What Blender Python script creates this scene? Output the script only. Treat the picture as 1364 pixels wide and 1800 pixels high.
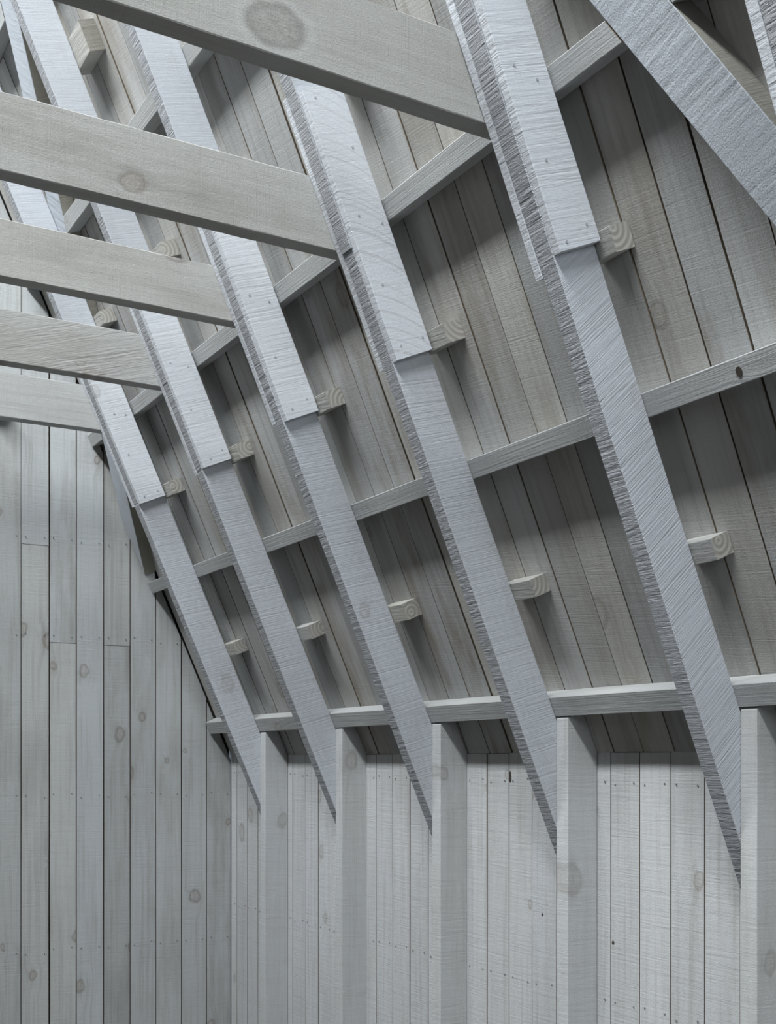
import bpy, bmesh, math, random
from mathutils import Vector, Matrix, noise

for o in list(bpy.data.objects):
    bpy.data.objects.remove(o, do_unlink=True)
random.seed(7)
SC = bpy.context.scene
COL = SC.collection

# ------------------------------------------------------------------ survey
# X to the right (side wall), Y along the room (end wall far), Z up.
EYE = 1.60                    # eye height above floor; roof springs at about eye level
FPX = 2116.2                  # focal length in photo pixels
YAW = 0.530186
CAMX = -1.9016
AL = math.radians(66.2)       # roof pitch
CA, SA = math.cos(AL), math.sin(AL)
SPR = EYE + 0.107             # height of the rafters' outer edge at the stud face
WX = 0.0947                   # inner face of the side wall planks
YE = 4.715                    # inner face of the end wall planks
RX = -2.60                    # ridge line
YN = -1.80                    # near end wall behind the camera
TR = 0.0452                   # rafter and stud thickness
LAP = 0.022                   # lap board thickness
RD = 0.110                    # rafter depth
PD = 0.052                    # purlin depth
PITCH = 0.1065                # plank cover
YS = [4.207, 3.593, 2.988, 2.404, 1.793, 1.188]   # far face of studs = near face of rafters

EV = Vector((-CA, 0, SA))     # up the right slope
MV = Vector((SA, 0, CA))      # out through the right slope
OV = Vector((0, 0, SPR))
YV = Vector((0, 1, 0)); XV = Vector((1, 0, 0)); ZV = Vector((0, 0, 1))

# ------------------------------------------------------------------ camera
cam_d = bpy.data.cameras.new('camera')
cam = bpy.data.objects.new('camera', cam_d); COL.objects.link(cam)
cam_d.sensor_fit = 'VERTICAL'; cam_d.sensor_height = 36.0; cam_d.sensor_width = 36.0
cam_d.lens = 36.0 * FPX / 1800.0
cam_d.shift_y = (1337.0 - 900.0) / 1800.0
cam_d.clip_start = 0.05
cam.location = (CAMX, 0, EYE)
cam.rotation_euler = (math.pi / 2, 0, -YAW)
SC.camera = cam

# ------------------------------------------------------------------ light
world = bpy.data.worlds.new('overcast_sky'); SC.world = world
world.use_nodes = True
bg = world.node_tree.nodes['Background']
bg.inputs['Color'].default_value = (0.62, 0.72, 0.85, 1); bg.inputs['Strength'].default_value = 0.15
SKY_U0, SKY_U1, SKY_Y0, SKY_Y1 = 4.60, 5.15, -1.6, 4.4     # skylight opening in the left slope
WIN = (-2.60, -1.00, 2.15, 3.60)                             # gable window behind the camera (x0, x1, z0, z1)
EL = Vector((CA, 0, SA)); ML = Vector((-SA, 0, CA)); OL = Vector((2 * RX, 0, SPR))

def area(name, loc, direction, up, sx, sy, power, color):
    d = bpy.data.lights.new(name, 'AREA'); d.shape = 'RECTANGLE'; d.size = sx; d.size_y = sy
    d.energy = power; d.color = color
    o = bpy.data.objects.new(name, d); COL.objects.link(o)
    z = -direction.normalized(); y = up.normalized(); x = y.cross(z)
    o.matrix_world = Matrix((( x.x, y.x, z.x, loc.x), (x.y, y.y, z.y, loc.y), (x.z, y.z, z.z, loc.z), (0, 0, 0, 1)))
    return o
area('skylight_daylight', OL + EL * ((SKY_U0 + SKY_U1) / 2) + ML * 0.10 + YV * ((SKY_Y0 + SKY_Y1) / 2), -ML, EL,
     SKY_Y1 - SKY_Y0, SKY_U1 - SKY_U0, 700.0, (0.93, 0.97, 1.0))
area('gable_window_daylight', Vector(((WIN[0] + WIN[1]) / 2, YN - 0.08, (WIN[2] + WIN[3]) / 2)), YV, ZV,
     WIN[1] - WIN[0], WIN[3] - WIN[2], 38.0, (0.86, 0.93, 1.0))

vs = SC.view_settings
vs.view_transform = 'Standard'; vs.look = 'None'; vs.gamma = 1.0; vs.exposure = 0.0
vs.use_curve_mapping = False

KNX = -1.0318 - (2 * RX + (1.199 - 0.107) * CA / SA + 0.006)     # knot position along the nearest collar beam
# ------------------------------------------------------------------ materials
def wood(name, base=(0.60, 0.625, 0.65), dirt=(0.36, 0.33, 0.28), dirt_amt=0.35, saw_deg=0.0, saw_freq=150.0,
         saw_amt=0.10, saw_bump=0.5, grain_amt=0.10, grain_bump=0.25, knot_amt=0.6, speck=0.5, vary=0.12, warm=0.35, arc=0.0, bigknot=None, knot_thr=0.80, knot_scale=5.2):
    m = bpy.data.materials.new(name); m.use_nodes = True
    nt = m.node_tree; N = nt.nodes; L = nt.links
    bs = N['Principled BSDF']; bs.inputs['Roughness'].default_value = 0.82
    bs.inputs['Specular IOR Level'].default_value = 0.25
    def node(t, **kw):
        n = N.new(t)
        for k, v in kw.items(): setattr(n, k, v)
        return n
    def mth(op, a, b=None, c=None, clamp=False):
        n = node('ShaderNodeMath', operation=op); n.use_clamp = clamp
        for i, v in enumerate((a, b, c)):
            if v is None: continue
            if isinstance(v, (int, float)): n.inputs[i].default_value = v
            else: L.new(v, n.inputs[i])
        return n.outputs[0]
    def ramp(v, lo, hi, a=0.0, b=1.0):
        n = node('ShaderNodeMapRange'); n.clamp = True
        L.new(v, n.inputs[0])
        for i, q in zip((1, 2, 3, 4), (lo, hi, a, b)): n.inputs[i].default_value = q
        return n.outputs[0]
    def mapped(vec, scale=(1, 1, 1), rot=(0, 0, 0)):
        n = node('ShaderNodeMapping'); L.new(vec, n.inputs[0])
        n.inputs['Scale'].default_value = scale; n.inputs['Rotation'].default_value = rot
        return n.outputs[0]
    def nz(vec, scale, detail=3.0, rough=0.55, dist=0.0):
        n = node('ShaderNodeTexNoise'); L.new(vec, n.inputs['Vector'])
        n.inputs['Scale'].default_value = scale; n.inputs['Detail'].default_value = detail
        n.inputs['Roughness'].default_value = rough; n.inputs['Distortion'].default_value = dist
        return n.outputs['Fac']
    def mixc(f, a, b, mode='MIX'):
        n = node('ShaderNodeMix', data_type='RGBA', blend_type=mode)
        if isinstance(f, (int, float)): n.inputs[0].default_value = f
        else: L.new(f, n.inputs[0])
        for i, v in ((6, a), (7, b)):
            if isinstance(v, tuple): n.inputs[i].default_value = (*v, 1)
            else: L.new(v, n.inputs[i])
        return n.outputs[2]
    tc = node('ShaderNodeTexCoord'); oi = node('ShaderNodeObjectInfo')
    rnd = oi.outputs['Random']
    off = node('ShaderNodeCombineXYZ')
    L.new(mth('MULTIPLY', rnd, 91.0), off.inputs[0]); L.new(mth('MULTIPLY', rnd, 57.0), off.inputs[1]); L.new(mth('MULTIPLY', rnd, 33.0), off.inputs[2])
    va = node('ShaderNodeVectorMath', operation='ADD'); L.new(tc.outputs['Object'], va.inputs[0]); L.new(off.outputs[0], va.inputs[1])
    P = va.outputs[0]
    # knots: sparse cells in the plane of the wide face
    vo = node('ShaderNodeTexVoronoi', voronoi_dimensions='2D', feature='F1'); vo.inputs['Scale'].default_value = knot_scale
    wob = node('ShaderNodeTexNoise'); wob.inputs['Scale'].default_value = 14.0; L.new(P, wob.inputs['Vector'])
    wv = node('ShaderNodeVectorMath', operation='MULTIPLY_ADD'); L.new(wob.outputs['Color'], wv.inputs[0])
    wv.inputs[1].default_value = (0.03, 0.03, 0.03); L.new(P, wv.inputs[2])
    L.new(mapped(wv.outputs[0], (0.72, 1, 1)), vo.inputs['Vector'])
    kd = vo.outputs['Distance']
    sep = node('ShaderNodeSeparateColor'); L.new(vo.outputs['Color'], sep.inputs[0])
    has = mth('GREATER_THAN', sep.outputs[0], knot_thr)
    ksz = ramp(sep.outputs[1], 0, 1, 0.04, 0.14)
    kr = mth('DIVIDE', kd, ksz)
    kmask = mth('MULTIPLY', ramp(kr, 0.75, 1.25, 1.0, 0.0), has)
    krim = mth('MULTIPLY', mth('MULTIPLY', ramp(kr, 0.6, 0.95), ramp(kr, 1.0, 1.35, 1.0, 0.0)), has)
    rings = mth('MULTIPLY_ADD', mth('SINE', mth('MULTIPLY', kr, 17.0)), 0.5, 0.5)
    # grain that bends round the knots
    bend = mth('MULTIPLY', ramp(kr, 0.4, 4.0, 1.0, 0.0), has)
    gv = node('ShaderNodeVectorMath', operation='MULTIPLY_ADD')
    cb = node('ShaderNodeCombineXYZ'); L.new(bend, cb.inputs[1])
    L.new(cb.outputs[0], gv.inputs[0]); gv.inputs[1].default_value = (0, 0.02, 0); L.new(P, gv.inputs[2])
    g = nz(mapped(gv.outputs[0], (2.2, 75, 75)), 1.0, 4.0, 0.6, 0.15)
    g2 = nz(mapped(gv.outputs[0], (5.0, 240, 240)), 1.0, 2.0)
    # saw marks across the timber
    sv = mapped(P, (1, 1, 1), (0, 0, math.radians(saw_deg)))
    s1 = nz(mapped(sv, (saw_freq, 7, 9)), 1.0, 2.5, 0.65)
    s2 = nz(mapped(sv, (saw_freq * 0.22, 2, 3)), 1.0, 2.0)
    saw = mth('MULTIPLY', ramp(s1, 0.36, 0.68), ramp(s2, 0.35, 0.62, 0.35, 1.0))
    sp = nz(P, 330.0, 3.0, 0.7)
    blot = nz(mapped(P, (2.0, 7.0, 7.0)), 1.0, 4.0, 0.6)
    blot2 = nz(mapped(P, (4.0, 38.0, 38.0)), 1.0, 5.0, 0.7)
    # whitewash colour
    c0 = mixc(mth('MULTIPLY', rnd, warm), base, (base[0] * 1.03, base[1] * 0.985, base[2] * 0.90))
    wash = mth('MULTIPLY', ramp(mth('MULTIPLY_ADD', blot, 0.65, mth('MULTIPLY', blot2, 0.35)), 0.47, 0.72), mth('MULTIPLY', ramp(mth('FRACT', mth('MULTIPLY', rnd, 17.9)), 0, 1, 0.45, 1.35), dirt_amt))
    c1 = mixc(wash, c0, dirt)
    lines = mth('MULTIPLY', ramp(g, 0.50, 0.72), grain_amt)
    c2 = mixc(lines, c1, (0.30, 0.28, 0.25))
    c3 = mixc(mth('MULTIPLY', ramp(sp, 0.56, 0.74), 0.34 * speck), c2, (0.26, 0.255, 0.25))
    c4 = mixc(mth('MULTIPLY', saw, saw_amt), c3, (0.34, 0.335, 0.33))
    kcol = mixc(rings, (0.30, 0.25, 0.20), (0.46, 0.43, 0.39))
    c5 = mixc(mth('MULTIPLY', kmask, 0.42 * knot_amt), c4, kcol)
    smud = mth('MULTIPLY', mth('MULTIPLY', ramp(kr, 0.8, 2.6, 1.0, 0.0), has), ramp(blot2, 0.4, 0.62))
    c5 = mixc(mth('MULTIPLY', smud, 0.45 * knot_amt), c5, (0.25, 0.225, 0.195))
    c6 = mixc(mth('MULTIPLY', krim, 0.50 * knot_amt), c5, (0.19, 0.16, 0.13))
    if bigknot:                               # one large knot, (x, y, half length, half width) on the timber
        kx, ky, ka, kb = bigknot
        sk = node('ShaderNodeSeparateXYZ'); L.new(tc.outputs['Object'], sk.inputs[0])
        w1 = nz(tc.outputs['Object'], 30.0, 3.0); w2 = nz(tc.outputs['Object'], 160.0, 4.0, 0.7)
        ex = mth('DIVIDE', mth('SUBTRACT', sk.outputs[0], kx), ka); ey = mth('DIVIDE', mth('SUBTRACT', sk.outputs[1], ky), kb)
        rr = mth('ADD', mth('SQRT', mth('ADD', mth('MULTIPLY', ex, ex), mth('MULTIPLY', ey, ey))), mth('MULTIPLY_ADD', w1, 0.5, -0.25))
        body = mth('MULTIPLY', ramp(rr, 0.8, 1.15, 1.0, 0.0), ramp(w2, 0.35, 0.65, 0.15, 0.6))
        rim = mth('MULTIPLY', ramp(rr, 0.72, 0.95), ramp(rr, 0.98, 1.2, 1.0, 0.0))
        halo = mth('MULTIPLY', ramp(rr, 1.1, 1.3), ramp(rr, 1.3, 1.6, 1.0, 0.0))
        c6 = mixc(body, c6, (0.24, 0.23, 0.21)); c6 = mixc(mth('MULTIPLY', rim, 0.38), c6, (0.17, 0.165, 0.155))
        c6 = mixc(mth('MULTIPLY', halo, 0.25), c6, (0.62, 0.64, 0.64))
    arcs = None
    if arc:
        sx = node('ShaderNodeSeparateXYZ'); L.new(tc.outputs['Object'], sx.inputs[0])
        ph = mth('ADD', mth('MULTIPLY_ADD', mth('MULTIPLY', sx.outputs[1], sx.outputs[1]), 3.0, sx.outputs[0]), mth('MULTIPLY', sx.outputs[1], 0.35))
        ca = node('ShaderNodeCombineXYZ'); L.new(mth('MULTIPLY', ph, 75.0), ca.inputs[0])
        arcs = ramp(nz(ca.outputs[0], 1.0, 1.0, 0.4), 0.52, 0.64)
        c6 = mixc(mth('MULTIPLY', arcs, arc), c6, (0.36, 0.35, 0.34))
    val = ramp(mth('FRACT', mth('MULTIPLY', rnd, 7.31)), 0, 1, 1.0 - vary, 1.0 + vary * 0.5)
    hsv = node('ShaderNodeHueSaturation'); L.new(c6, hsv.inputs['Color']); L.new(val, hsv.inputs['Value'])
    L.new(hsv.outputs[0], bs.inputs['Base Color'])
    h = mth('MULTIPLY', saw, -saw_bump)
    h = mth('MULTIPLY_ADD', sp, 0.62 * speck, h)
    h = mth('MULTIPLY_ADD', g2, grain_bump, h)
    h = mth('MULTIPLY_ADD', g, grain_bump * 0.6, h)
    h = mth('MULTIPLY_ADD', krim, -0.4 * knot_amt, h)
    if arcs is not None: h = mth('MULTIPLY_ADD', arcs, -0.12, h)
    bp = node('ShaderNodeBump'); bp.inputs['Strength'].default_value = 0.9; bp.inputs['Distance'].default_value = 0.0021
    L.new(h, bp.inputs['Height']); L.new(bp.outputs[0], bs.inputs['Normal'])
    return m

def plain(name, col, rough=0.8, metallic=0.0):
    m = bpy.data.materials.new(name); m.use_nodes = True
    nt = m.node_tree; b = nt.nodes['Principled BSDF']
    n = nt.nodes.new('ShaderNodeTexNoise'); n.inputs['Scale'].default_value = 40.0
    tc = nt.nodes.new('ShaderNodeTexCoord'); nt.links.new(tc.outputs['Object'], n.inputs['Vector'])
    r = nt.nodes.new('ShaderNodeValToRGB')
    r.color_ramp.elements[0].color = (col[0] * .7, col[1] * .7, col[2] * .7, 1); r.color_ramp.elements[1].color = (*[min(1, c * 1.25) for c in col], 1)
    nt.links.new(n.outputs['Fac'], r.inputs[0]); nt.links.new(r.outputs[0], b.inputs['Base Color'])
    b.inputs['Roughness'].default_value = rough; b.inputs['Metallic'].default_value = metallic
    return m

M_PLANK_R = wood('roof_plank_wash', base=(0.505, 0.513, 0.512), dirt=(0.30, 0.265, 0.215), dirt_amt=1.0, saw_deg=6, saw_freq=260, saw_amt=0.1, saw_bump=0.16, grain_amt=0.45, knot_amt=0.6, vary=0.26, warm=0.9, speck=0.8)
M_PLANK_E = wood('end_wall_wash', base=(0.539, 0.566, 0.579), dirt=(0.31, 0.30, 0.27), dirt_amt=0.62, saw_deg=1, saw_freq=170, saw_amt=0.1, saw_bump=0.22, grain_amt=0.42, knot_amt=0.8, vary=0.14, warm=0.5, speck=0.8, knot_thr=0.68, knot_scale=6.5)
M_PLANK_W = wood('side_wall_wash', base=(0.574, 0.592, 0.609), dirt=(0.38, 0.37, 0.345), dirt_amt=0.5, saw_deg=1, saw_freq=170, saw_amt=0.12, saw_bump=0.26, grain_amt=0.36, knot_amt=0.6, vary=0.08, warm=0.3, speck=0.8, knot_thr=0.74, knot_scale=6.0)
M_RAFTER = wood('rafter_wash', base=(0.58, 0.61, 0.655), dirt=(0.38, 0.375, 0.37), dirt_amt=0.4, saw_deg=-8, saw_freq=260, saw_amt=0.2, saw_bump=0.45, grain_amt=0.06, knot_amt=0.35, vary=0.05, warm=0.1, speck=0.9)
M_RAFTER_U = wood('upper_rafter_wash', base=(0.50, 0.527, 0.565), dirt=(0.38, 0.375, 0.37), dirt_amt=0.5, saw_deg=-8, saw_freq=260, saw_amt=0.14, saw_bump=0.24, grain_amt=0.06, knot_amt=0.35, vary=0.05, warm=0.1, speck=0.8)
M_RAFTER_D = wood('rafter_wash_diagonal_saw', base=(0.585, 0.615, 0.66), dirt=(0.43, 0.42, 0.40), dirt_amt=0.22, saw_deg=20, saw_freq=320, saw_amt=0.28, saw_bump=0.8, grain_amt=0.04, knot_amt=0.2, vary=0.04, warm=0.1, speck=1.1)
M_LAP = wood('lap_board_wash', base=(0.66, 0.69, 0.73), dirt=(0.50, 0.50, 0.49), dirt_amt=0.15, saw_deg=-4, saw_freq=150, saw_amt=0.16, saw_bump=0.35, grain_amt=0.05, knot_amt=0.4, vary=0.05, warm=0.1, speck=0.5)
M_LAP_RING = wood('lap_board_growth_rings', base=(0.67, 0.70, 0.74), dirt=(0.50, 0.50, 0.49), dirt_amt=0.12, saw_deg=-4, saw_freq=150, saw_amt=0.04, saw_bump=0.15, grain_amt=0.02, knot_amt=0.2, vary=0.02, warm=0.0, speck=0.6, arc=0.26)
M_COLLAR = wood('collar_wash', base=(0.50, 0.51, 0.505), dirt=(0.29, 0.275, 0.245), dirt_amt=0.75, saw_deg=0, saw_freq=260, saw_amt=0.14, saw_bump=0.16, grain_amt=0.32, knot_amt=0.7, vary=0.08, warm=0.5, speck=0.9)
M_COLLAR_K = wood('collar_wash_large_knot', base=(0.475, 0.485, 0.48), dirt=(0.29, 0.275, 0.245), dirt_amt=0.75, saw_deg=0, saw_freq=260, saw_amt=0.1, saw_bump=0.16, grain_amt=0.32, knot_amt=0.7, vary=0.08, warm=0.5, speck=0.9, bigknot=(KNX, 0.049, 0.052, 0.036))
M_COLLAR_R = wood('collar_wash_torn_grain', base=(0.47, 0.475, 0.465), dirt=(0.33, 0.31, 0.27), dirt_amt=0.7, saw_deg=72, saw_freq=110, saw_amt=0.28, saw_bump=0.7, grain_amt=0.10, knot_amt=0.6, vary=0.04, warm=0.6, speck=0.9)
M_PURLIN = wood('purlin_wash', base=(0.47, 0.485, 0.49), dirt=(0.40, 0.385, 0.35), dirt_amt=0.3, saw_deg=0, saw_freq=160, saw_amt=0.08, saw_bump=0.2, grain_amt=0.3, knot_amt=0.4, vary=0.08, warm=0.3, speck=0.75, grain_bump=0.5)
M_STUD = wood('stud_wash', base=(0.574, 0.592, 0.600), dirt=(0.37, 0.355, 0.325), dirt_amt=0.5, saw_deg=1, saw_freq=120, saw_amt=0.14, saw_bump=0.25, grain_amt=0.2, knot_amt=0.5, vary=0.05, warm=0.3, speck=0.8)
M_BRACE = wood('brace_wash', base=(0.487, 0.522, 0.566), dirt=(0.40, 0.40, 0.40), dirt_amt=0.2, saw_deg=14, saw_freq=48, saw_amt=0.12, saw_bump=0.55, grain_amt=0.08, knot_amt=0.2, vary=0.03, warm=0.0, speck=0.9)
M_BLOCK = wood('block_wash', base=(0.44, 0.445, 0.43), dirt=(0.38, 0.34, 0.27), dirt_amt=0.6, saw_deg=85, saw_freq=90, saw_amt=0.3, saw_bump=0.5, grain_amt=0.3, knot_amt=0.2, vary=0.08, warm=0.9)
M_ROUGH = wood('rough_sawn_underside', base=(0.37, 0.385, 0.41), dirt=(0.27, 0.27, 0.28), dirt_amt=0.35, saw_deg=0, saw_freq=210, saw_amt=0.4, saw_bump=0.8, grain_amt=0.0, knot_amt=0.0, vary=0.04, warm=0.1, speck=1.6)
def end_grain():
    m = bpy.data.materials.new('end_grain'); m.use_nodes = True
    nt = m.node_tree; b = nt.nodes['Principled BSDF']; b.inputs['Roughness'].default_value = 0.9
    tc = nt.nodes.new('ShaderNodeTexCoord'); oi = nt.nodes.new('ShaderNodeObjectInfo')
    sp = nt.nodes.new('ShaderNodeSeparateXYZ'); nt.links.new(tc.outputs['Object'], sp.inputs[0])
    cx = nt.nodes.new('ShaderNodeCombineXYZ')
    def mr(v, lo, hi, k):
        q = nt.nodes.new('ShaderNodeMath'); q.operation = 'MULTIPLY'; nt.links.new(v, q.inputs[0]); q.inputs[1].default_value = k
        f = nt.nodes.new('ShaderNodeMath'); f.operation = 'FRACT'; nt.links.new(q.outputs[0], f.inputs[0])
        r = nt.nodes.new('ShaderNodeMapRange'); nt.links.new(f.outputs[0], r.inputs[0]); r.inputs[3].default_value = lo; r.inputs[4].default_value = hi
        return r.outputs[0]
    def add(a, c):
        q = nt.nodes.new('ShaderNodeMath'); q.operation = 'ADD'; nt.links.new(a, q.inputs[0]); nt.links.new(c, q.inputs[1]); return q.outputs[0]
    nt.links.new(add(sp.outputs[1], mr(oi.outputs['Random'], -0.05, 0.02, 3.7)), cx.inputs[0])
    nt.links.new(add(sp.outputs[2], mr(oi.outputs['Random'], -0.06, 0.01, 9.1)), cx.inputs[1])
    w = nt.nodes.new('ShaderNodeTexWave'); w.wave_type = 'RINGS'; w.rings_direction = 'Z'; w.inputs['Scale'].default_value = 24.0
    w.inputs['Distortion'].default_value = 0.6; w.inputs['Detail'].default_value = 1.0
    nt.links.new(cx.outputs[0], w.inputs['Vector'])
    r = nt.nodes.new('ShaderNodeValToRGB'); r.color_ramp.elements[0].color = (0.35, 0.33, 0.29, 1); r.color_ramp.elements[1].color = (0.45, 0.44, 0.405, 1)
    nt.links.new(w.outputs['Fac'], r.inputs[0]); nt.links.new(r.outputs[0], b.inputs['Base Color'])
    bp = nt.nodes.new('ShaderNodeBump'); bp.inputs['Distance'].default_value = 0.001; bp.inputs['Strength'].default_value = 0.6
    nt.links.new(w.outputs['Fac'], bp.inputs['Height']); nt.links.new(bp.outputs[0], b.inputs['Normal'])
    return m
M_EDGE = wood('bare_sawn_edge', base=(0.30, 0.29, 0.255), dirt=(0.20, 0.185, 0.15), dirt_amt=0.5, saw_amt=0.1, saw_bump=0.3, knot_amt=0.1)
M_BARE = wood('bare_weathered_block', base=(0.23, 0.22, 0.19), dirt=(0.15, 0.14, 0.11), dirt_amt=0.5, saw_deg=85, saw_freq=90, saw_amt=0.3, saw_bump=0.5, knot_amt=0.0)
M_END = end_grain()
M_RAW = plain('raw_sawn_edge', (0.17, 0.135, 0.095), 0.9)
M_DARK = plain('dark_building_felt', (0.045, 0.04, 0.035), 0.95)
M_NAIL = plain('nail_steel', (0.24, 0.245, 0.25), 0.6, 0.3)
M_NAILW = plain('painted_nail', (0.42, 0.43, 0.45), 0.7)
M_KNOT = plain('dark_knot', (0.05, 0.04, 0.03), 0.9)
M_FLOOR = wood('low_bounce_dark_floor', base=(0.055, 0.05, 0.045), dirt=(0.04, 0.035, 0.03), dirt_amt=0.4, saw_amt=0.05, saw_bump=0.1)  # unseen floor, darkened so that less light bounces up
M_LOW_BOUNCE = wood('low_bounce_dark_plank', base=(0.07, 0.065, 0.06), dirt=(0.05, 0.045, 0.04), saw_amt=0.0, knot_amt=0.1)  # unseen left side and front gable, made dark to hold down bounced light
M_METAL = plain('grey_lamp_housing', (0.42, 0.43, 0.42), 0.5, 0.1)

# ------------------------------------------------------------------ helpers
def in_view(points, margin=120):
    for p in points:
        dx, dy, dz = p.x - CAMX, p.y, p.z - EYE
        D = dx * math.sin(YAW) + dy * math.cos(YAW)
        if D < 0.05: continue
        px = 682 + FPX * (dx * math.cos(YAW) - dy * math.sin(YAW)) / D; py = 1337 - FPX * dz / D
        if -margin < px < 1364 + margin and -margin < py < 1800 + margin: return True
    return False
def frame(o, x, y, z):
    return Matrix(((x.x, y.x, z.x, o.x), (x.y, y.y, z.y, o.y), (x.z, y.z, z.z, o.z), (0, 0, 0, 1)))
def link(name, me, mw, parent=None, mats=()):
    o = bpy.data.objects.new(name, me); COL.objects.link(o)
    for m in mats:
        if m.name not in [q.name for q in me.materials if q]: me.materials.append(m)
    if parent is not None:
        o.parent = parent; o.matrix_parent_inverse = Matrix.Identity(4)
        o.matrix_basis = parent.matrix_basis.inverted() @ mw
    else:
        o.matrix_basis = mw
    return o
def tag(o, label, cat, group=None):
    o['label'] = label; o['category'] = cat
    if group: o['group'] = group
    return o
def struct(o, label=None):
    o['kind'] = 'structure'
    if label: o['label'] = label
    return o
def empty(name, loc):
    o = bpy.data.objects.new(name, None); COL.objects.link(o); o.matrix_basis = Matrix.Translation(loc); o.empty_display_size = 0.1
    return o
def vnoise(x, seed):
    return noise.noise(Vector((x, seed * 7.13, seed * 1.7)))

def mesh_from(name, verts, faces, mat_idx=None):
    me = bpy.data.meshes.new(name); me.from_pydata(verts, [], faces)
    if mat_idx: me.polygons.foreach_set('material_index', mat_idx)
    me.update(); return me

def beam(name, L, W, T, segs=24, ch=0.0016, jit=0.0012, fine=0.0004, x0=None, x1=None, rough=0.0, raw_ends=False, seed=None):
    """Timber along local x, width y, thickness z; chamfered, edges a little uneven.
    x0(y), x1(y): cut ends; rough: depth of the saw ridges on the y=0 face."""
    seed = random.random() * 100 if seed is None else seed
    pts = []                                  # ring (y, z, which)
    k = 4 if rough else 1
    for i in range(k + 1): pts.append((0.0, ch + (T - 2 * ch) * i / k))
    pts += [(ch, T), (W - ch, T), (W, T - ch), (W, ch), (W - ch, 0), (ch, 0)]
    n = len(pts)
    V, F, MI = [], [], []
    for s in range(segs + 1):
        f = s / segs
        lo = vnoise(f * L * 2.2, seed) * jit; hi = vnoise(f * L * 2.2, seed + 3) * jit
        zo = vnoise(f * L * 1.6, seed + 5) * jit * 0.7
        for (y, z) in pts:
            a = x0(y) if x0 else 0.0; b = x1(y) if x1 else L
            x = a + (b - a) * f
            yy = y + (lo if y < W / 2 else hi) + random.uniform(-fine, fine)
            zz = z + zo + random.uniform(-fine, fine) * 0.5
            if rough and y < 1e-6:
                zone = 0.35 + 0.65 * max(0.0, vnoise(x * 9.0, seed + 9) + 0.35)
                tilt = x + (z - T / 2) * 0.12
                rid = noise.noise(Vector((tilt * 120.0, seed, z * 4.0))) + 0.6 * noise.noise(Vector((tilt * 290.0, seed + 2, z * 9.0)))
                yy += rough * zone * rid + random.uniform(-0.06, 0.06) * rough
            V.append((x, yy, zz))
    for s in range(segs):
        for i in range(n):
            j = (i + 1) % n
            F.append((s * n + i, s * n + j, (s + 1) * n + j, (s + 1) * n + i)); MI.append(2 if rough > 0.0005 and i < k else 0)
    F.append(tuple(range(n - 1, -1, -1))); MI.append(1 if raw_ends else 0)
    F.append(tuple(segs * n + i for i in range(n))); MI.append(1 if raw_ends else 0)
    me = mesh_from(name, V, F, MI)
    bm = bmesh.new(); bm.from_mesh(me); bmesh.ops.recalc_face_normals(bm, faces=bm.faces); bm.to_mesh(me); bm.free()
    return me

def plank(name, L, W, T, x0=None, x1=None, segs=5, wav=0.0014):
    """Thin board: face at z=T, sides raw wood (slot 1)."""
    V, F, MI = [], [], []
    sd = random.random() * 100
    for s in range(segs + 1):
        f = s / segs
        a_ = vnoise(f * L * 1.7, sd) * wav; b_ = vnoise(f * L * 1.7, sd + 4) * wav
        for (y, z) in ((a_, 0), (a_, T), (W + b_, T), (W + b_, 0)):
            a = x0(y) if x0 else 0.0; b = x1(y) if x1 else L
            V.append((a + (b - a) * f, y, z))
    for s in range(segs):
        for i in range(4):
            j = (i + 1) % 4
            F.append((s * 4 + i, (s + 1) * 4 + i, (s + 1) * 4 + j, s * 4 + j)); MI.append(0 if i == 1 else 1)
    F.append((0, 1, 2, 3)); MI.append(1); q = segs * 4
    F.append((q + 3, q + 2, q + 1, q)); MI.append(1)
    me = mesh_from(name, V, F, MI)
    bm = bmesh.new(); bm.from_mesh(me); bmesh.ops.recalc_face_normals(bm, faces=bm.faces); bm.to_mesh(me); bm.free()
    return me

def prism(name, poly, T, bevel=0.0015):
    """polygon in local (x, y) extruded along z."""
    bm = bmesh.new()
    a = [bm.verts.new((x, y, 0)) for x, y in poly]; b = [bm.verts.new((x, y, T)) for x, y in poly]
    bm.faces.new(a[::-1]); bm.faces.new(b)
    for i in range(len(poly)):
        j = (i + 1) % len(poly); bm.faces.new((a[i], a[j], b[j], b[i]))
    bmesh.ops.recalc_face_normals(bm, faces=bm.faces)
    if bevel: bmesh.ops.bevel(bm, geom=bm.edges[:], offset=bevel, segments=1, affect='EDGES', clamp_overlap=True)
    me = bpy.data.meshes.new(name); bm.to_mesh(me); bm.free(); return me

def box(name, x0, x1, y0, y1, z0, z1):
    V = [(x, y, z) for x in (x0, x1) for y in (y0, y1) for z in (z0, z1)]
    F = [(0, 1, 3, 2), (4, 6, 7, 5), (0, 4, 5, 1), (2, 3, 7, 6), (0, 2, 6, 4), (1, 5, 7, 3)]
    return mesh_from(name, V, F)

# ------------------------------------------------------------------ the shell
floor = struct(link('floor', box('floor', 2 * RX - 0.3, 0.3, YN - 0.2, YE + 0.2, -0.05, 0.0), Matrix.Identity(4), None, [M_FLOOR]), 'unseen dark board floor of the timber room')

RIDGE_U = (-RX + SA * PD) / CA                        # slope length to the ridge on the plank face
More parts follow.
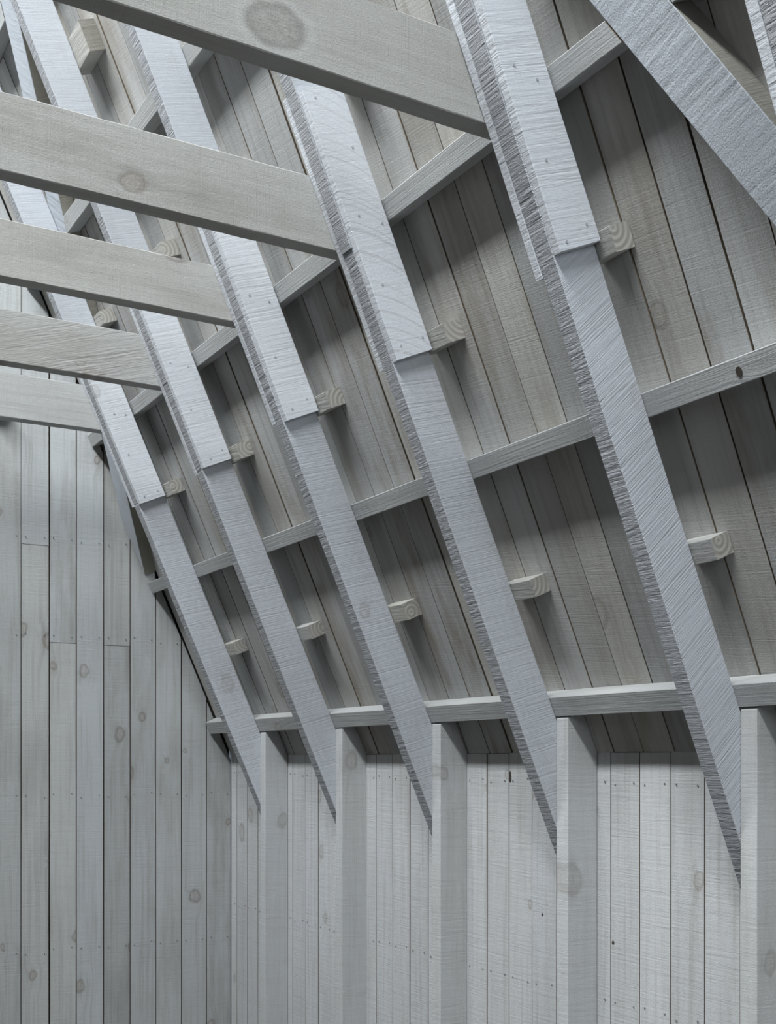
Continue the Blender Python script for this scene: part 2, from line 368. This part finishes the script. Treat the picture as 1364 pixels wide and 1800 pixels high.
# right slope: dark felt with planks fixed below it
R0 = OV + MV * (PD + 0.020)
ceil_r = struct(link('ceiling_right', box('ceiling_right', -0.10, RIDGE_U + 0.03, YN, YE + 0.02, -0.03, -0.002), frame(R0, EV, YV, -MV), None, [M_DARK]), 'steep right roof slope lined with grey washed planks')
def seams(y0, y1, ref):
    k = math.ceil((y0 - ref) / PITCH + 1e-6)
    ys = [y0]
    while ref + k * PITCH < y1 - 0.012:
        ys.append(ref + k * PITCH); k += 1
    ys.append(y1); return ys
ys = seams(YN, YE - 0.004, 1.551)
for a, b in zip(ys[:-1], ys[1:]):
    gap = random.choice((0.0028, 0.0035, 0.0045, 0.006))
    W = b - a - gap
    cuts = [-0.117]
    if random.random() < 0.75: cuts.append(random.choice((2.49, 3.11)))
    cuts.append(RIDGE_U)
    for c0, c1 in zip(cuts[:-1], cuts[1:]):
        d = random.uniform(-0.0015, 0.001)
        link('plank', plank('plank', c1 - c0 - 0.002, W, 0.020, segs=8), frame(R0 + EV * c0 + YV * a - MV * d, EV, YV, -MV), ceil_r, [M_PLANK_R, M_RAW])

# left slope with the skylight opening
L0 = OL + ML * (PD + 0.020)
ceil_l = struct(link('ceiling_left', mesh_from('ceiling_left', *(lambda rs: (
    [(u, y, z) for (u0, u1, y0, y1) in rs for u in (u0, u1) for y in (y0, y1) for z in (0.0, -0.03)],
    [tuple(8 * k + i for i in q) for k in range(len(rs)) for q in ((0, 1, 3, 2), (4, 6, 7, 5), (0, 4, 5, 1), (2, 3, 7, 6), (0, 2, 6, 4), (1, 5, 7, 3))]))(
    [(-0.1, SKY_U0, -(YE + .02), -YN), (SKY_U1, RIDGE_U + 0.03, -(YE + .02), -YN), (SKY_U0, SKY_U1, -(YE + .02), -SKY_Y1), (SKY_U0, SKY_U1, -SKY_Y0, -YN)])),
    frame(L0, EL, -YV, -ML), None, [M_DARK]), 'left roof slope with a long skylight')
ys = seams(YN, YE - 0.004, 1.551)
for a, b in zip(ys[:-1], ys[1:]):
    rng = [(-0.117, RIDGE_U)]
    if b > SKY_Y0 and a < SKY_Y1: rng = [(-0.117, SKY_U0), (SKY_U1, RIDGE_U)]
    for c0, c1 in rng:
        link('plank', plank('plank', c1 - c0, b - a - 0.003, 0.020), frame(L0 + EL * c0 + YV * b, EL, -YV, -ML), ceil_l, [M_LOW_BOUNCE, M_RAW])

# right (side) wall
ZJ = EYE + 0.0215
wall_r = struct(link('wall_right', box('wall_right', WX + 0.022, WX + 0.05, YN, YE + 0.02, 0, ZJ), Matrix.Identity(4), None, [M_DARK]), 'low side wall of upright white washed planks')
ys = seams(YN, YE - 0.004, 1.991)
for a, b in zip(ys[:-1], ys[1:]):
    gap = random.choice((0.002, 0.003, 0.004))
    link('plank', plank('plank', ZJ - random.uniform(0, 0.002), b - a - gap, 0.020), frame(Vector((WX + 0.020 + random.uniform(-.001, .001), a, 0)), ZV, YV, -XV), wall_r, [M_PLANK_W, M_RAW])
# left wall
LX = 2 * RX - WX
wall_l = struct(link('wall_left', box('wall_left', LX - 0.05, LX - 0.022, YN, YE + 0.02, 0, ZJ), Matrix.Identity(4), None, [M_DARK]), 'opposite low side wall of upright planks')
for a, b in zip(ys[:-1], ys[1:]):
    link('plank', plank('plank', ZJ, b - a - 0.002, 0.020), frame(Vector((LX - 0.020, b, 0)), ZV, -YV, XV), wall_l, [M_LOW_BOUNCE, M_RAW])

# end wall: planks cut to the roof line, butt joints on the rails
def roof_z(X, n=PD):                                  # height of the plank face over X, either slope
    d = X if X > RX else 2 * RX - X
    return SPR + n / CA - (SA / CA) * d
wall_b = struct(link('wall_back', mesh_from('wall_back', [(LX, 0, 0), (WX, 0, 0), (WX, 0, ZJ + .15), (RX, 0, roof_z(RX) + .15), (LX, 0, ZJ + .15),
        (LX, .03, 0), (WX, .03, 0), (WX, .03, ZJ + .15), (RX, .03, roof_z(RX) + .15), (LX, .03, ZJ + .15)],
        [(0, 1, 2, 3, 4), (9, 8, 7, 6, 5), (0, 5, 6, 1), (1, 6, 7, 2), (2, 7, 8, 3), (3, 8, 9, 4), (4, 9, 5, 0)]),
        Matrix.Translation((0, YE + 0.022, 0)), None, [M_DARK]), 'tall gable end wall of upright grey washed planks')
xs = [WX - 0.002, 0.087 - 0.0, -0.018, -0.128, -0.238, -0.345, -0.455, -0.564, -0.671, -0.778]
xs = [0.0935] + xs[2:]
while xs[-1] - 0.1075 > LX + 0.02: xs.append(xs[-1] - 0.1075)
xs.append(LX + 0.002)
RAIL_HI, RAIL_LO = EYE + 0.847, EYE + 0.475
butts = {0: [], 4: [EYE + 0.462], 6: [EYE + 0.462], 7: [EYE + 0.837], 9: [EYE + 0.853]}
for i, (a, b) in enumerate(zip(xs[:-1], xs[1:])):     # a > b ; local y = -X
    W = a - b - random.choice((0.0035, 0.004, 0.005, 0.006))
    gap_top = random.choice((0.010, 0.016, 0.022)) if i not in (5,) else 0.045
    top = lambda y, a=a, g=gap_top: roof_z(a - y) - g - 0.0 if a - y > RX else roof_z(a - y) - g
    cuts = butts.get(i, [RAIL_HI] if (i > 9 and random.random() < .4) else [])
    z0 = 0.0
    for zc in cuts + [None]:
        d = random.uniform(-0.0012, 0.0012)
        if zc is None:
            me = plank('plank', 1.0, W, 0.020, x1=lambda y, t=top, z0=z0: t(y) - z0, segs=8)
        else:
            me = plank('plank', zc - z0 - 0.002, W, 0.020)
        link('plank', me, frame(Vector((a, YE + 0.020 + d, z0)), ZV, -XV, -YV), wall_b, [M_PLANK_E, M_RAW])
        if zc is not None: z0 = zc
# nail heads on the rails
V, F = [], []
def disc(c, ax, r, h=0.0012, k=8):
    a1 = Vector((0, 0, 1)) if abs(ax.z) < .9 else Vector((1, 0, 0)); u = ax.cross(a1).normalized(); v = ax.cross(u)
    s = len(V)
    for i in range(k):
        t = 2 * math.pi * i / k
        V.append(tuple(c + u * math.cos(t) * r)); V.append(tuple(c + u * math.cos(t) * r * .8 + v * 0 + v * math.sin(t) * r * 0 + ax * h)) if False else V.append(tuple(c + (u * math.cos(t) + v * math.sin(t)) * r + ax * h))
    for i in range(k): V[s + 2 * i] = tuple(c + (u * math.cos(2 * math.pi * i / k) + v * math.sin(2 * math.pi * i / k)) * r)
    F.append(tuple(s + 2 * i + 1 for i in range(k)))
    for i in range(k):
        j = (i + 1) % k; F.append((s + 2 * i, s + 2 * j, s + 2 * j + 1, s + 2 * i + 1))
for i, (a, b) in enumerate(zip(xs[:22], xs[1:23])):
    for z in (EYE + 0.867, EYE + 0.485, EYE - 0.140, EYE - 0.745, EYE + 1.55, EYE + 2.2):
        for q in (0.016, 0.088):
            if q > a - b - .01: continue
            X = a - q; zz = z + random.uniform(-.007, .007) + (0.0 if i % 3 else 0.006)
            if zz < roof_z(X) - 0.06: disc(Vector((X, YE - 0.0012, zz)), -YV, 0.0026)
o = link('nail_head', mesh_from('nail_head', V, F), Matrix.Identity(4), wall_b, [M_NAIL]); o['kind'] = 'stuff'
V, F = [], []
for a, b in zip(ys[:-1], ys[1:]):
    if a < 0.9: continue
    for z in (EYE - 0.055, EYE - 0.60):
        for q in (0.018, 0.086):
            if q < b - a - .01: disc(Vector((WX - 0.0012, a + q, z + random.uniform(-.006, .006))), -XV, 0.0022)
o = link('nail_head', mesh_from('nail_head', V, F), Matrix.Identity(4), wall_r, [M_NAIL]); o['kind'] = 'stuff'

# near gable wall behind the camera, with its window opening
wx0, wx1, wz0, wz1 = WIN
polys = []
def slab(p): polys.append(p)
top = roof_z(RX)
Vn, Fn = [], []
def quad_slab(p):
    s = len(Vn)
    for x, z in p: Vn.append((x, YN, z))
    for x, z in p: Vn.append((x, YN - 0.06, z))
    k = len(p)
    Fn.append(tuple(s + i for i in range(k))); Fn.append(tuple(s + k + i for i in reversed(range(k))))
    for i in range(k): Fn.append((s + i, s + k + i, s + k + (i + 1) % k, s + (i + 1) % k))
quad_slab([(LX, 0), (WX, 0), (WX, wz0), (LX, wz0)])
hx = lambda z: (SPR + PD / CA - z) * CA / SA          # X of the right slope at height z
quad_slab([(wx1, wz0), (WX, wz0), (WX, ZJ), (hx(wz1), wz1), (wx1, wz1)])
quad_slab([(LX, wz0), (wx0, wz0), (wx0, wz1), (2 * RX - hx(wz1), wz1), (LX, ZJ)])
quad_slab([(2 * RX - hx(wz1), wz1), (hx(wz1), wz1), (RX, top)])
struct(link('wall_front', mesh_from('wall_front', Vn, Fn), Matrix.Identity(4), None, [M_LOW_BOUNCE]), 'gable wall behind the viewer with a large window opening')

# ------------------------------------------------------------------ studs
ORD = ['first', 'second', 'third', 'fourth', 'fifth', 'sixth', 'seventh']
P1 = OV + EV * 0.002                                    # under the lowest purlin
pz = [(0.0, 0.0), (SPR - 0.001, 0.0), ((P1 + MV * (PD - .001)).z - 0.001, -(P1 + MV * (PD - .001)).x), (ZJ + 0.001, -(WX - 0.0008)), (0.0, -(WX - 0.0008))]
for i, Y in enumerate(YS):
    far = Y - 0.0004; th = 0.0445
    # local x up, y = -X, z = -Y
    lean = [(-0.004, 0.0), (0.003, 0.002), (0, 0), (0.001, 0), (0, 0), (0, 0), (0, 0)][i]
    me = prism('wall_stud', pz, th, 0.0013)
    o = link('wall_stud', me, frame(Vector((0, far, 0)), ZV, -XV, -YV), None, [M_STUD])
    tag(o, 'upright white washed wall stud under the %s rafter from the end wall' % ORD[i], 'stud', 'studs of the side wall')

# ------------------------------------------------------------------ rafters
def foot(y): return (SA * (y - RD) - (WX - 0.0015)) / CA
JOIN = [1.235, 1.225, 1.24, 1.207, 1.242, 1.23, 1.24]
LAPN = [0.941, 0.942, 0.943, 0.940, 0.967, 0.945, 0.945]
LAPF = [0.942, 0.933, 0.951, 0.936, 0.941, 0.945, 0.945]
LTOP = RIDGE_U - 0.25
desc = ['its foot nearest the room corner', 'finely ridged below', 'middle of the row', 'curved growth rings on its lap board', 'nearest with its foot showing', 'cut off by the picture corner']
for i, Y in enumerate(YS):
    t = empty('rafter', Vector((WX - 0.002, Y, (OV + EV * foot(0) - MV * RD).z)))
    tag(t, 'grey washed rafter, %s from the end wall, %s' % (ORD[i], desc[i]), 'rafter', 'rafters of the right roof slope')
    base = OV - MV * RD + YV * Y
    M = M_RAFTER_D if i in (4, 6) else M_RAFTER
    me = beam('lower_timber', JOIN[i] - 0.001, RD - 0.0008, TR, segs=850, jit=0.0014, fine=0.00012, x0=foot, rough=0.0009)
    link('lower_timber', me, frame(base, EV, MV, YV), t, [M, M_RAW, M_ROUGH])
    dy = -0.0025 if i == 3 else 0.0
    me = beam('upper_timber', LTOP - JOIN[i], RD - 0.0008, TR, segs=900, jit=0.0014, fine=0.00012, rough=0.0008)
    link('upper_timber', me, frame(base + EV * JOIN[i] + MV * dy, EV, MV, YV), t, [M_RAFTER_U, M_RAW, M_ROUGH])
    for far in (0, 1):
        s = (LAPF if far else LAPN)[i]; e_ = 1.555 + random.uniform(-.012, .012)
        me = beam('lap_board', e_ - s, RD - 0.004 - random.uniform(0, .003), LAP - 0.0006, segs=200, jit=0.0016, fine=0.0001, rough=0.0002)
        yo = Y + TR + 0.0003 if far else Y - LAP
        lap = link('lap_board', me, frame(OV - MV * (RD - random.uniform(-.001, .0015)) + YV * yo + EV * s, EV, MV, YV), t, [M_LAP_RING if (i == 3 and not far) else M_LAP, M_RAW])

        if not far:                               # nail heads on the near face
            V, F = [], []
            for nx, ny in ((.022, .028), (.030, .086), (.17, .03), (.30, .08), (.33, .03), (.47, .085), (.58, .03)):
                disc(Vector((nx + random.uniform(-.01, .01), ny + random.uniform(-.008, .008), -0.0002)), Vector((0, 0, -1)), 0.0030, 0.0010)
            nh = link('nail_head', mesh_from('nail_head', V, F), lap.parent.matrix_basis @ lap.matrix_basis, None, [M_NAILW])
            nh.parent = lap; nh.matrix_parent_inverse = Matrix.Identity(4); nh.matrix_basis = Matrix.Identity(4); nh['kind'] = 'stuff'

# ------------------------------------------------------------------ diagonal braces let in flush with the purlins
def brace_lines(u_a, y_a, slope, width):
    c = math.cos(math.atan(slope)); return (u_a, y_a, slope, width / c)
# left brace: near edge passes (2.362, 3.913); right brace: far edge passes (1.333, 1.635)
BL = dict(u=2.362, y=3.913, s=-0.481, w=0.107)
BR = dict(u=1.333, y=1.635, s=0.497, w=-0.107)
def edge_y(b, u): return b['y'] + b['s'] * (u - b['u'])
def far_near(b, u):
    y = edge_y(b, u); y2 = y + b['w'] * math.sqrt(1 + b['s'] ** 2)
    return (max(y, y2), min(y, y2))
def brace(b, u0, u1, label):
    # polygon in (u, Y) clipped against end wall; prism thickness along m
    pts = []
    f0, n0 = far_near(b, u0); f1, n1 = far_near(b, u1)
    poly = [(u0, n0), (u1, n1), (u1, f1), (u0, f0)]
    # clip Y < YE - 0.004
    lim = YE - 0.004; out = []
    for k in range(4):
        p, q = poly[k], poly[(k + 1) % 4]
        if p[1] <= lim: out.append(p)
        if (p[1] <= lim) != (q[1] <= lim):
            t = (lim - p[1]) / (q[1] - p[1]); out.append((p[0] + t * (q[0] - p[0]), lim))
    ang = math.atan(b['s']); c, s = math.cos(ang), math.sin(ang)
    xd = EV * c + YV * s; zd = -MV; yd = zd.cross(xd)
    o0 = OV + EV * out[0][0] + YV * out[0][1] + MV * (PD - 0.001)
    loc = []
    for u, y in out:
        d = EV * (u - out[0][0]) + YV * (y - out[0][1]); loc.append((d.dot(xd), d.dot(yd)))
    me = prism('diagonal_brace', loc, PD - 0.0018, 0.0012)
    for p in me.polygons:
        if abs(p.normal.z) < 0.3: p.material_index = 1      # bare sawn edges
    o = link('diagonal_brace', me, frame(o0, xd, yd, zd), None, [M_BRACE, M_EDGE])
    return tag(o, label, 'brace', 'diagonal braces under the roof planks')
brace(BL, 0.690, 3.05, 'long diagonal brace board rising from the end wall behind the two farthest rafters')
brace(BR, 0.30, 3.05, 'broad diagonal brace board at the upper right, with rough saw lines')

# ------------------------------------------------------------------ purlins
PU = [(0.004, 0.056), (0.625, 0.673), (1.240, 1.288), (1.871, 1.922), (2.490, 2.540)]
NAMES = ['lowest purlin, along the top of the side wall', 'second purlin up, with a small dark knot hole', 'third purlin up, just below the collar beams', 'fourth purlin up, behind the collar beams', 'fifth purlin up, at the upper left corner']
for k, (u0, u1) in enumerate(PU):
    segs = [(None, None)]
    cuts = []
    for nm, b, lo, hi in (('l', BL, 0.690, 3.05), ('r', BR, 0.30, 3.05)):
        if u0 > lo - 0.02 and u1 < hi + 0.02 and far_near(b, u0)[1] < YE - 0.08: cuts.append(b)
    # from near to far: [YN .. near side of brace], [far side of brace .. next] ...
    bounds = [(lambda u: YN + 0.002)]
    for b in sorted(cuts, key=lambda b: far_near(b, u0)[1]):
        bounds.append(lambda u, b=b: far_near(b, u)[1] - 0.0025); bounds.append(lambda u, b=b: far_near(b, u)[0] + 0.0025)
    bounds.append(lambda u: YE - 0.006)
    W = u1 - u0
    for j in range(0, len(bounds), 2):
        fa, fb = bounds[j], bounds[j + 1]
        ya = fa(u0); T = PD - 0.0015
        if fb(u0) - ya < 0.02 or not in_view([OV + EV * u0 + YV * (ya + (fb(u0) - ya) * q / 60) for q in range(61)]): continue
        me = beam('purlin', fb(u0) - ya, W, T, segs=max(4, int((fb(u0) - ya) / 0.06)), jit=0.0012, fine=0.0003,
                  x0=lambda y, f=fa, ya=ya: f(u0 + y) - ya, x1=lambda y, f=fb, ya=ya: f(u0 + y) - ya, raw_ends=True)
        o = link('purlin', me, frame(OV + EV * u0 + YV * ya + MV * 0.0004, YV, EV, MV), None, [M_PURLIN, M_RAW])
        part = '' if len(bounds) == 2 else (', piece right of the broad brace' if j == 0 else (', piece against the end wall' if j == len(bounds) - 2 else ', long middle piece'))
        tag(o, NAMES[k] + part, 'purlin', 'purlins of the right roof slope')
        if k == 1 and ya < 1.54 and fb(u0) > 1.56:
            V, F = [], []
            disc(Vector((0, 0, 0)), Vector((0, 0, -1)), 0.007, 0.0012, 12)
            link('knot', mesh_from('knot', [(x, y * 1.35, z) for x, y, z in V], F), frame(OV + EV * 0.648 + YV * 1.549 + MV * 0.0002, YV, EV, MV), o, [M_KNOT])

# ------------------------------------------------------------------ short blocks between purlins, on the outer edge of each rafter
rows = [0.316, 0.931, 1.555, 2.185]
over = {(4, 0): .060, (4, 1): .047, (3, 0): .080, (3, 1): .080, (1, 3): .105, (1, 2): .085}
WHERE = ['above the lowest purlin', 'by the lap board foot', 'above the collar beam', 'near the top']
for i, Y in enumerate(YS[:6]):
    for r, u in enumerate(rows):
        # a brace passes here: no block
        ov = over.get((i, r), random.uniform(.058, .082))
        hit = False
        for b, lo, hi in ((BL, .69, 3.05), (BR, .30, 3.05)):
            f_, n_ = far_near(b, u + .02)
            if lo < u < hi and f_ + .03 > Y - ov and n_ - .03 < Y + TR: hit = True
        if hit or not in_view([OV + EV * u + YV * Y], 60): continue
        s = 0.088 if (i, r) == (1, 3) else random.uniform(0.045, 0.050)
        u_ = u - (0.03 if (i, r) == (1, 3) else 0) + random.uniform(-.004, .004)
        me = beam('spacer_block', ov + TR, s, PD - 0.0015, segs=4, jit=0.0012, ch=0.0012, raw_ends=True)
        o = link('spacer_block', me, frame(OV + EV * u_ + YV * (Y - ov) + MV * 0.0006, YV, EV, MV), None, [M_BLOCK, M_BARE if (i, r) == (1, 3) else M_END])
        tag(o, 'short block beside the %s rafter from the end wall, %s' % (ORD[i], WHERE[r]), 'block', 'spacer blocks on the rafters')

# ------------------------------------------------------------------ collar beams
CB = [(1.192, 1.348), (1.187, 1.341), (1.200, 1.342), (1.183, 1.341), (1.199, 1.350), (1.195, 1.345), (1.195, 1.345)]
CD = ['farthest, in front of the end wall', 'with torn shaggy grain', 'third from the end wall, with faint blue stains', 'fourth from the end wall, smooth and grey', 'nearest, with a large oval knot', 'above the right edge of the picture', 'behind the picture edge']
for i, Y in enumerate(YS[:5]):
    z0, z1 = CB[i]
    yn = Y + TR + LAP + 0.0006; th = 0.047
    s = SA / CA
    # right end follows the slope under the purlins (n = 0 side), left end meets the left slope
    xr = lambda z: (SPR - (EYE + z)) * CA / SA - 0.006
    xl = 2 * RX - xr(z0)
    x1 = lambda y, z0=z0, xl=xl: xr(z0 + y) - xl
    x0 = lambda y, z0=z0, xl=xl: (2 * RX - xr(z0 + y)) - xl
    me = beam('collar_beam', 1.0, z1 - z0, th, segs=90, jit=0.0022, fine=0.0006, x0=x0, x1=x1)
    # local: x = X, y = Z, z = -Y : origin on the far side
    o = link('collar_beam', me, frame(Vector((xl, yn + th, EYE + z0)), XV, ZV, -YV), None, [(M_COLLAR_R if i == 1 else M_COLLAR_K if i == 4 else M_COLLAR), M_RAW])
    tag(o, 'wide sawn collar beam crossing the room, ' + CD[i], 'collar beam', 'collar beams')

# ------------------------------------------------------------------ single knots that stand out
def knot(parent, c, ax, along, ra, rb, mat, name='knot'):
    ax = ax.normalized(); v = along.normalized(); u = v.cross(ax)
    K = 24; Vk = [(0, 0, 0.0006)]; Fk = []
    for r, h in ((0.5, 0.0006), (1.0, 0.0003)):
        for q in range(K):
            t = 2 * math.pi * q / K; w = 1 + 0.06 * math.sin(3 * t + 1)
            Vk.append((ra * r * w * math.cos(t), rb * r * w * math.sin(t), h))
    for q in range(K):
        Fk.append((0, 1 + q, 1 + (q + 1) % K)); Fk.append((1 + q, 1 + K + q, 1 + K + (q + 1) % K, 1 + (q + 1) % K))
    return link(name, mesh_from(name, Vk, Fk), frame(c, v, -u, ax), parent, [mat])
for Yk, Zk, ra, rb in ((2.583, -0.4146, 0.0045, 0.004), (2.298, -0.4525, 0.005, 0.0045), (2.7295, -0.045, 0.016, 0.005)):
    knot(wall_r, Vector((WX - 0.0008, Yk, EYE + Zk)), -XV, ZV, ra, rb, M_KNOT)
# ------------------------------------------------------------------ small round fixture on the end wall
c = Vector((-0.868, YE, EYE + 1.335))
V, F = [], []
K = 20; prof = [(0.040, 0.0), (0.043, 0.012), (0.041, 0.030), (0.033, 0.044), (0.018, 0.052)]
for r, h in prof:
    for i in range(K):
        t = 2 * math.pi * i / K; V.append((r * math.cos(t), -h, r * math.sin(t)))
V.append((0, -0.054, 0))
for a in range(len(prof) - 1):
    for i in range(K): F.append((a * K + i, a * K + (i + 1) % K, (a + 1) * K + (i + 1) % K, (a + 1) * K + i))
for i in range(K): F.append(((len(prof) - 1) * K + i, (len(prof) - 1) * K + (i + 1) % K, len(V) - 1))
me = mesh_from('wall_fixture', V, F)
for p in me.polygons: p.use_smooth = True
o = link('wall_fixture', me, Matrix.Translation(c), None, [M_METAL])
tag(o, 'small round grey fixture on the end wall, under the farthest collar beam', 'fixture')
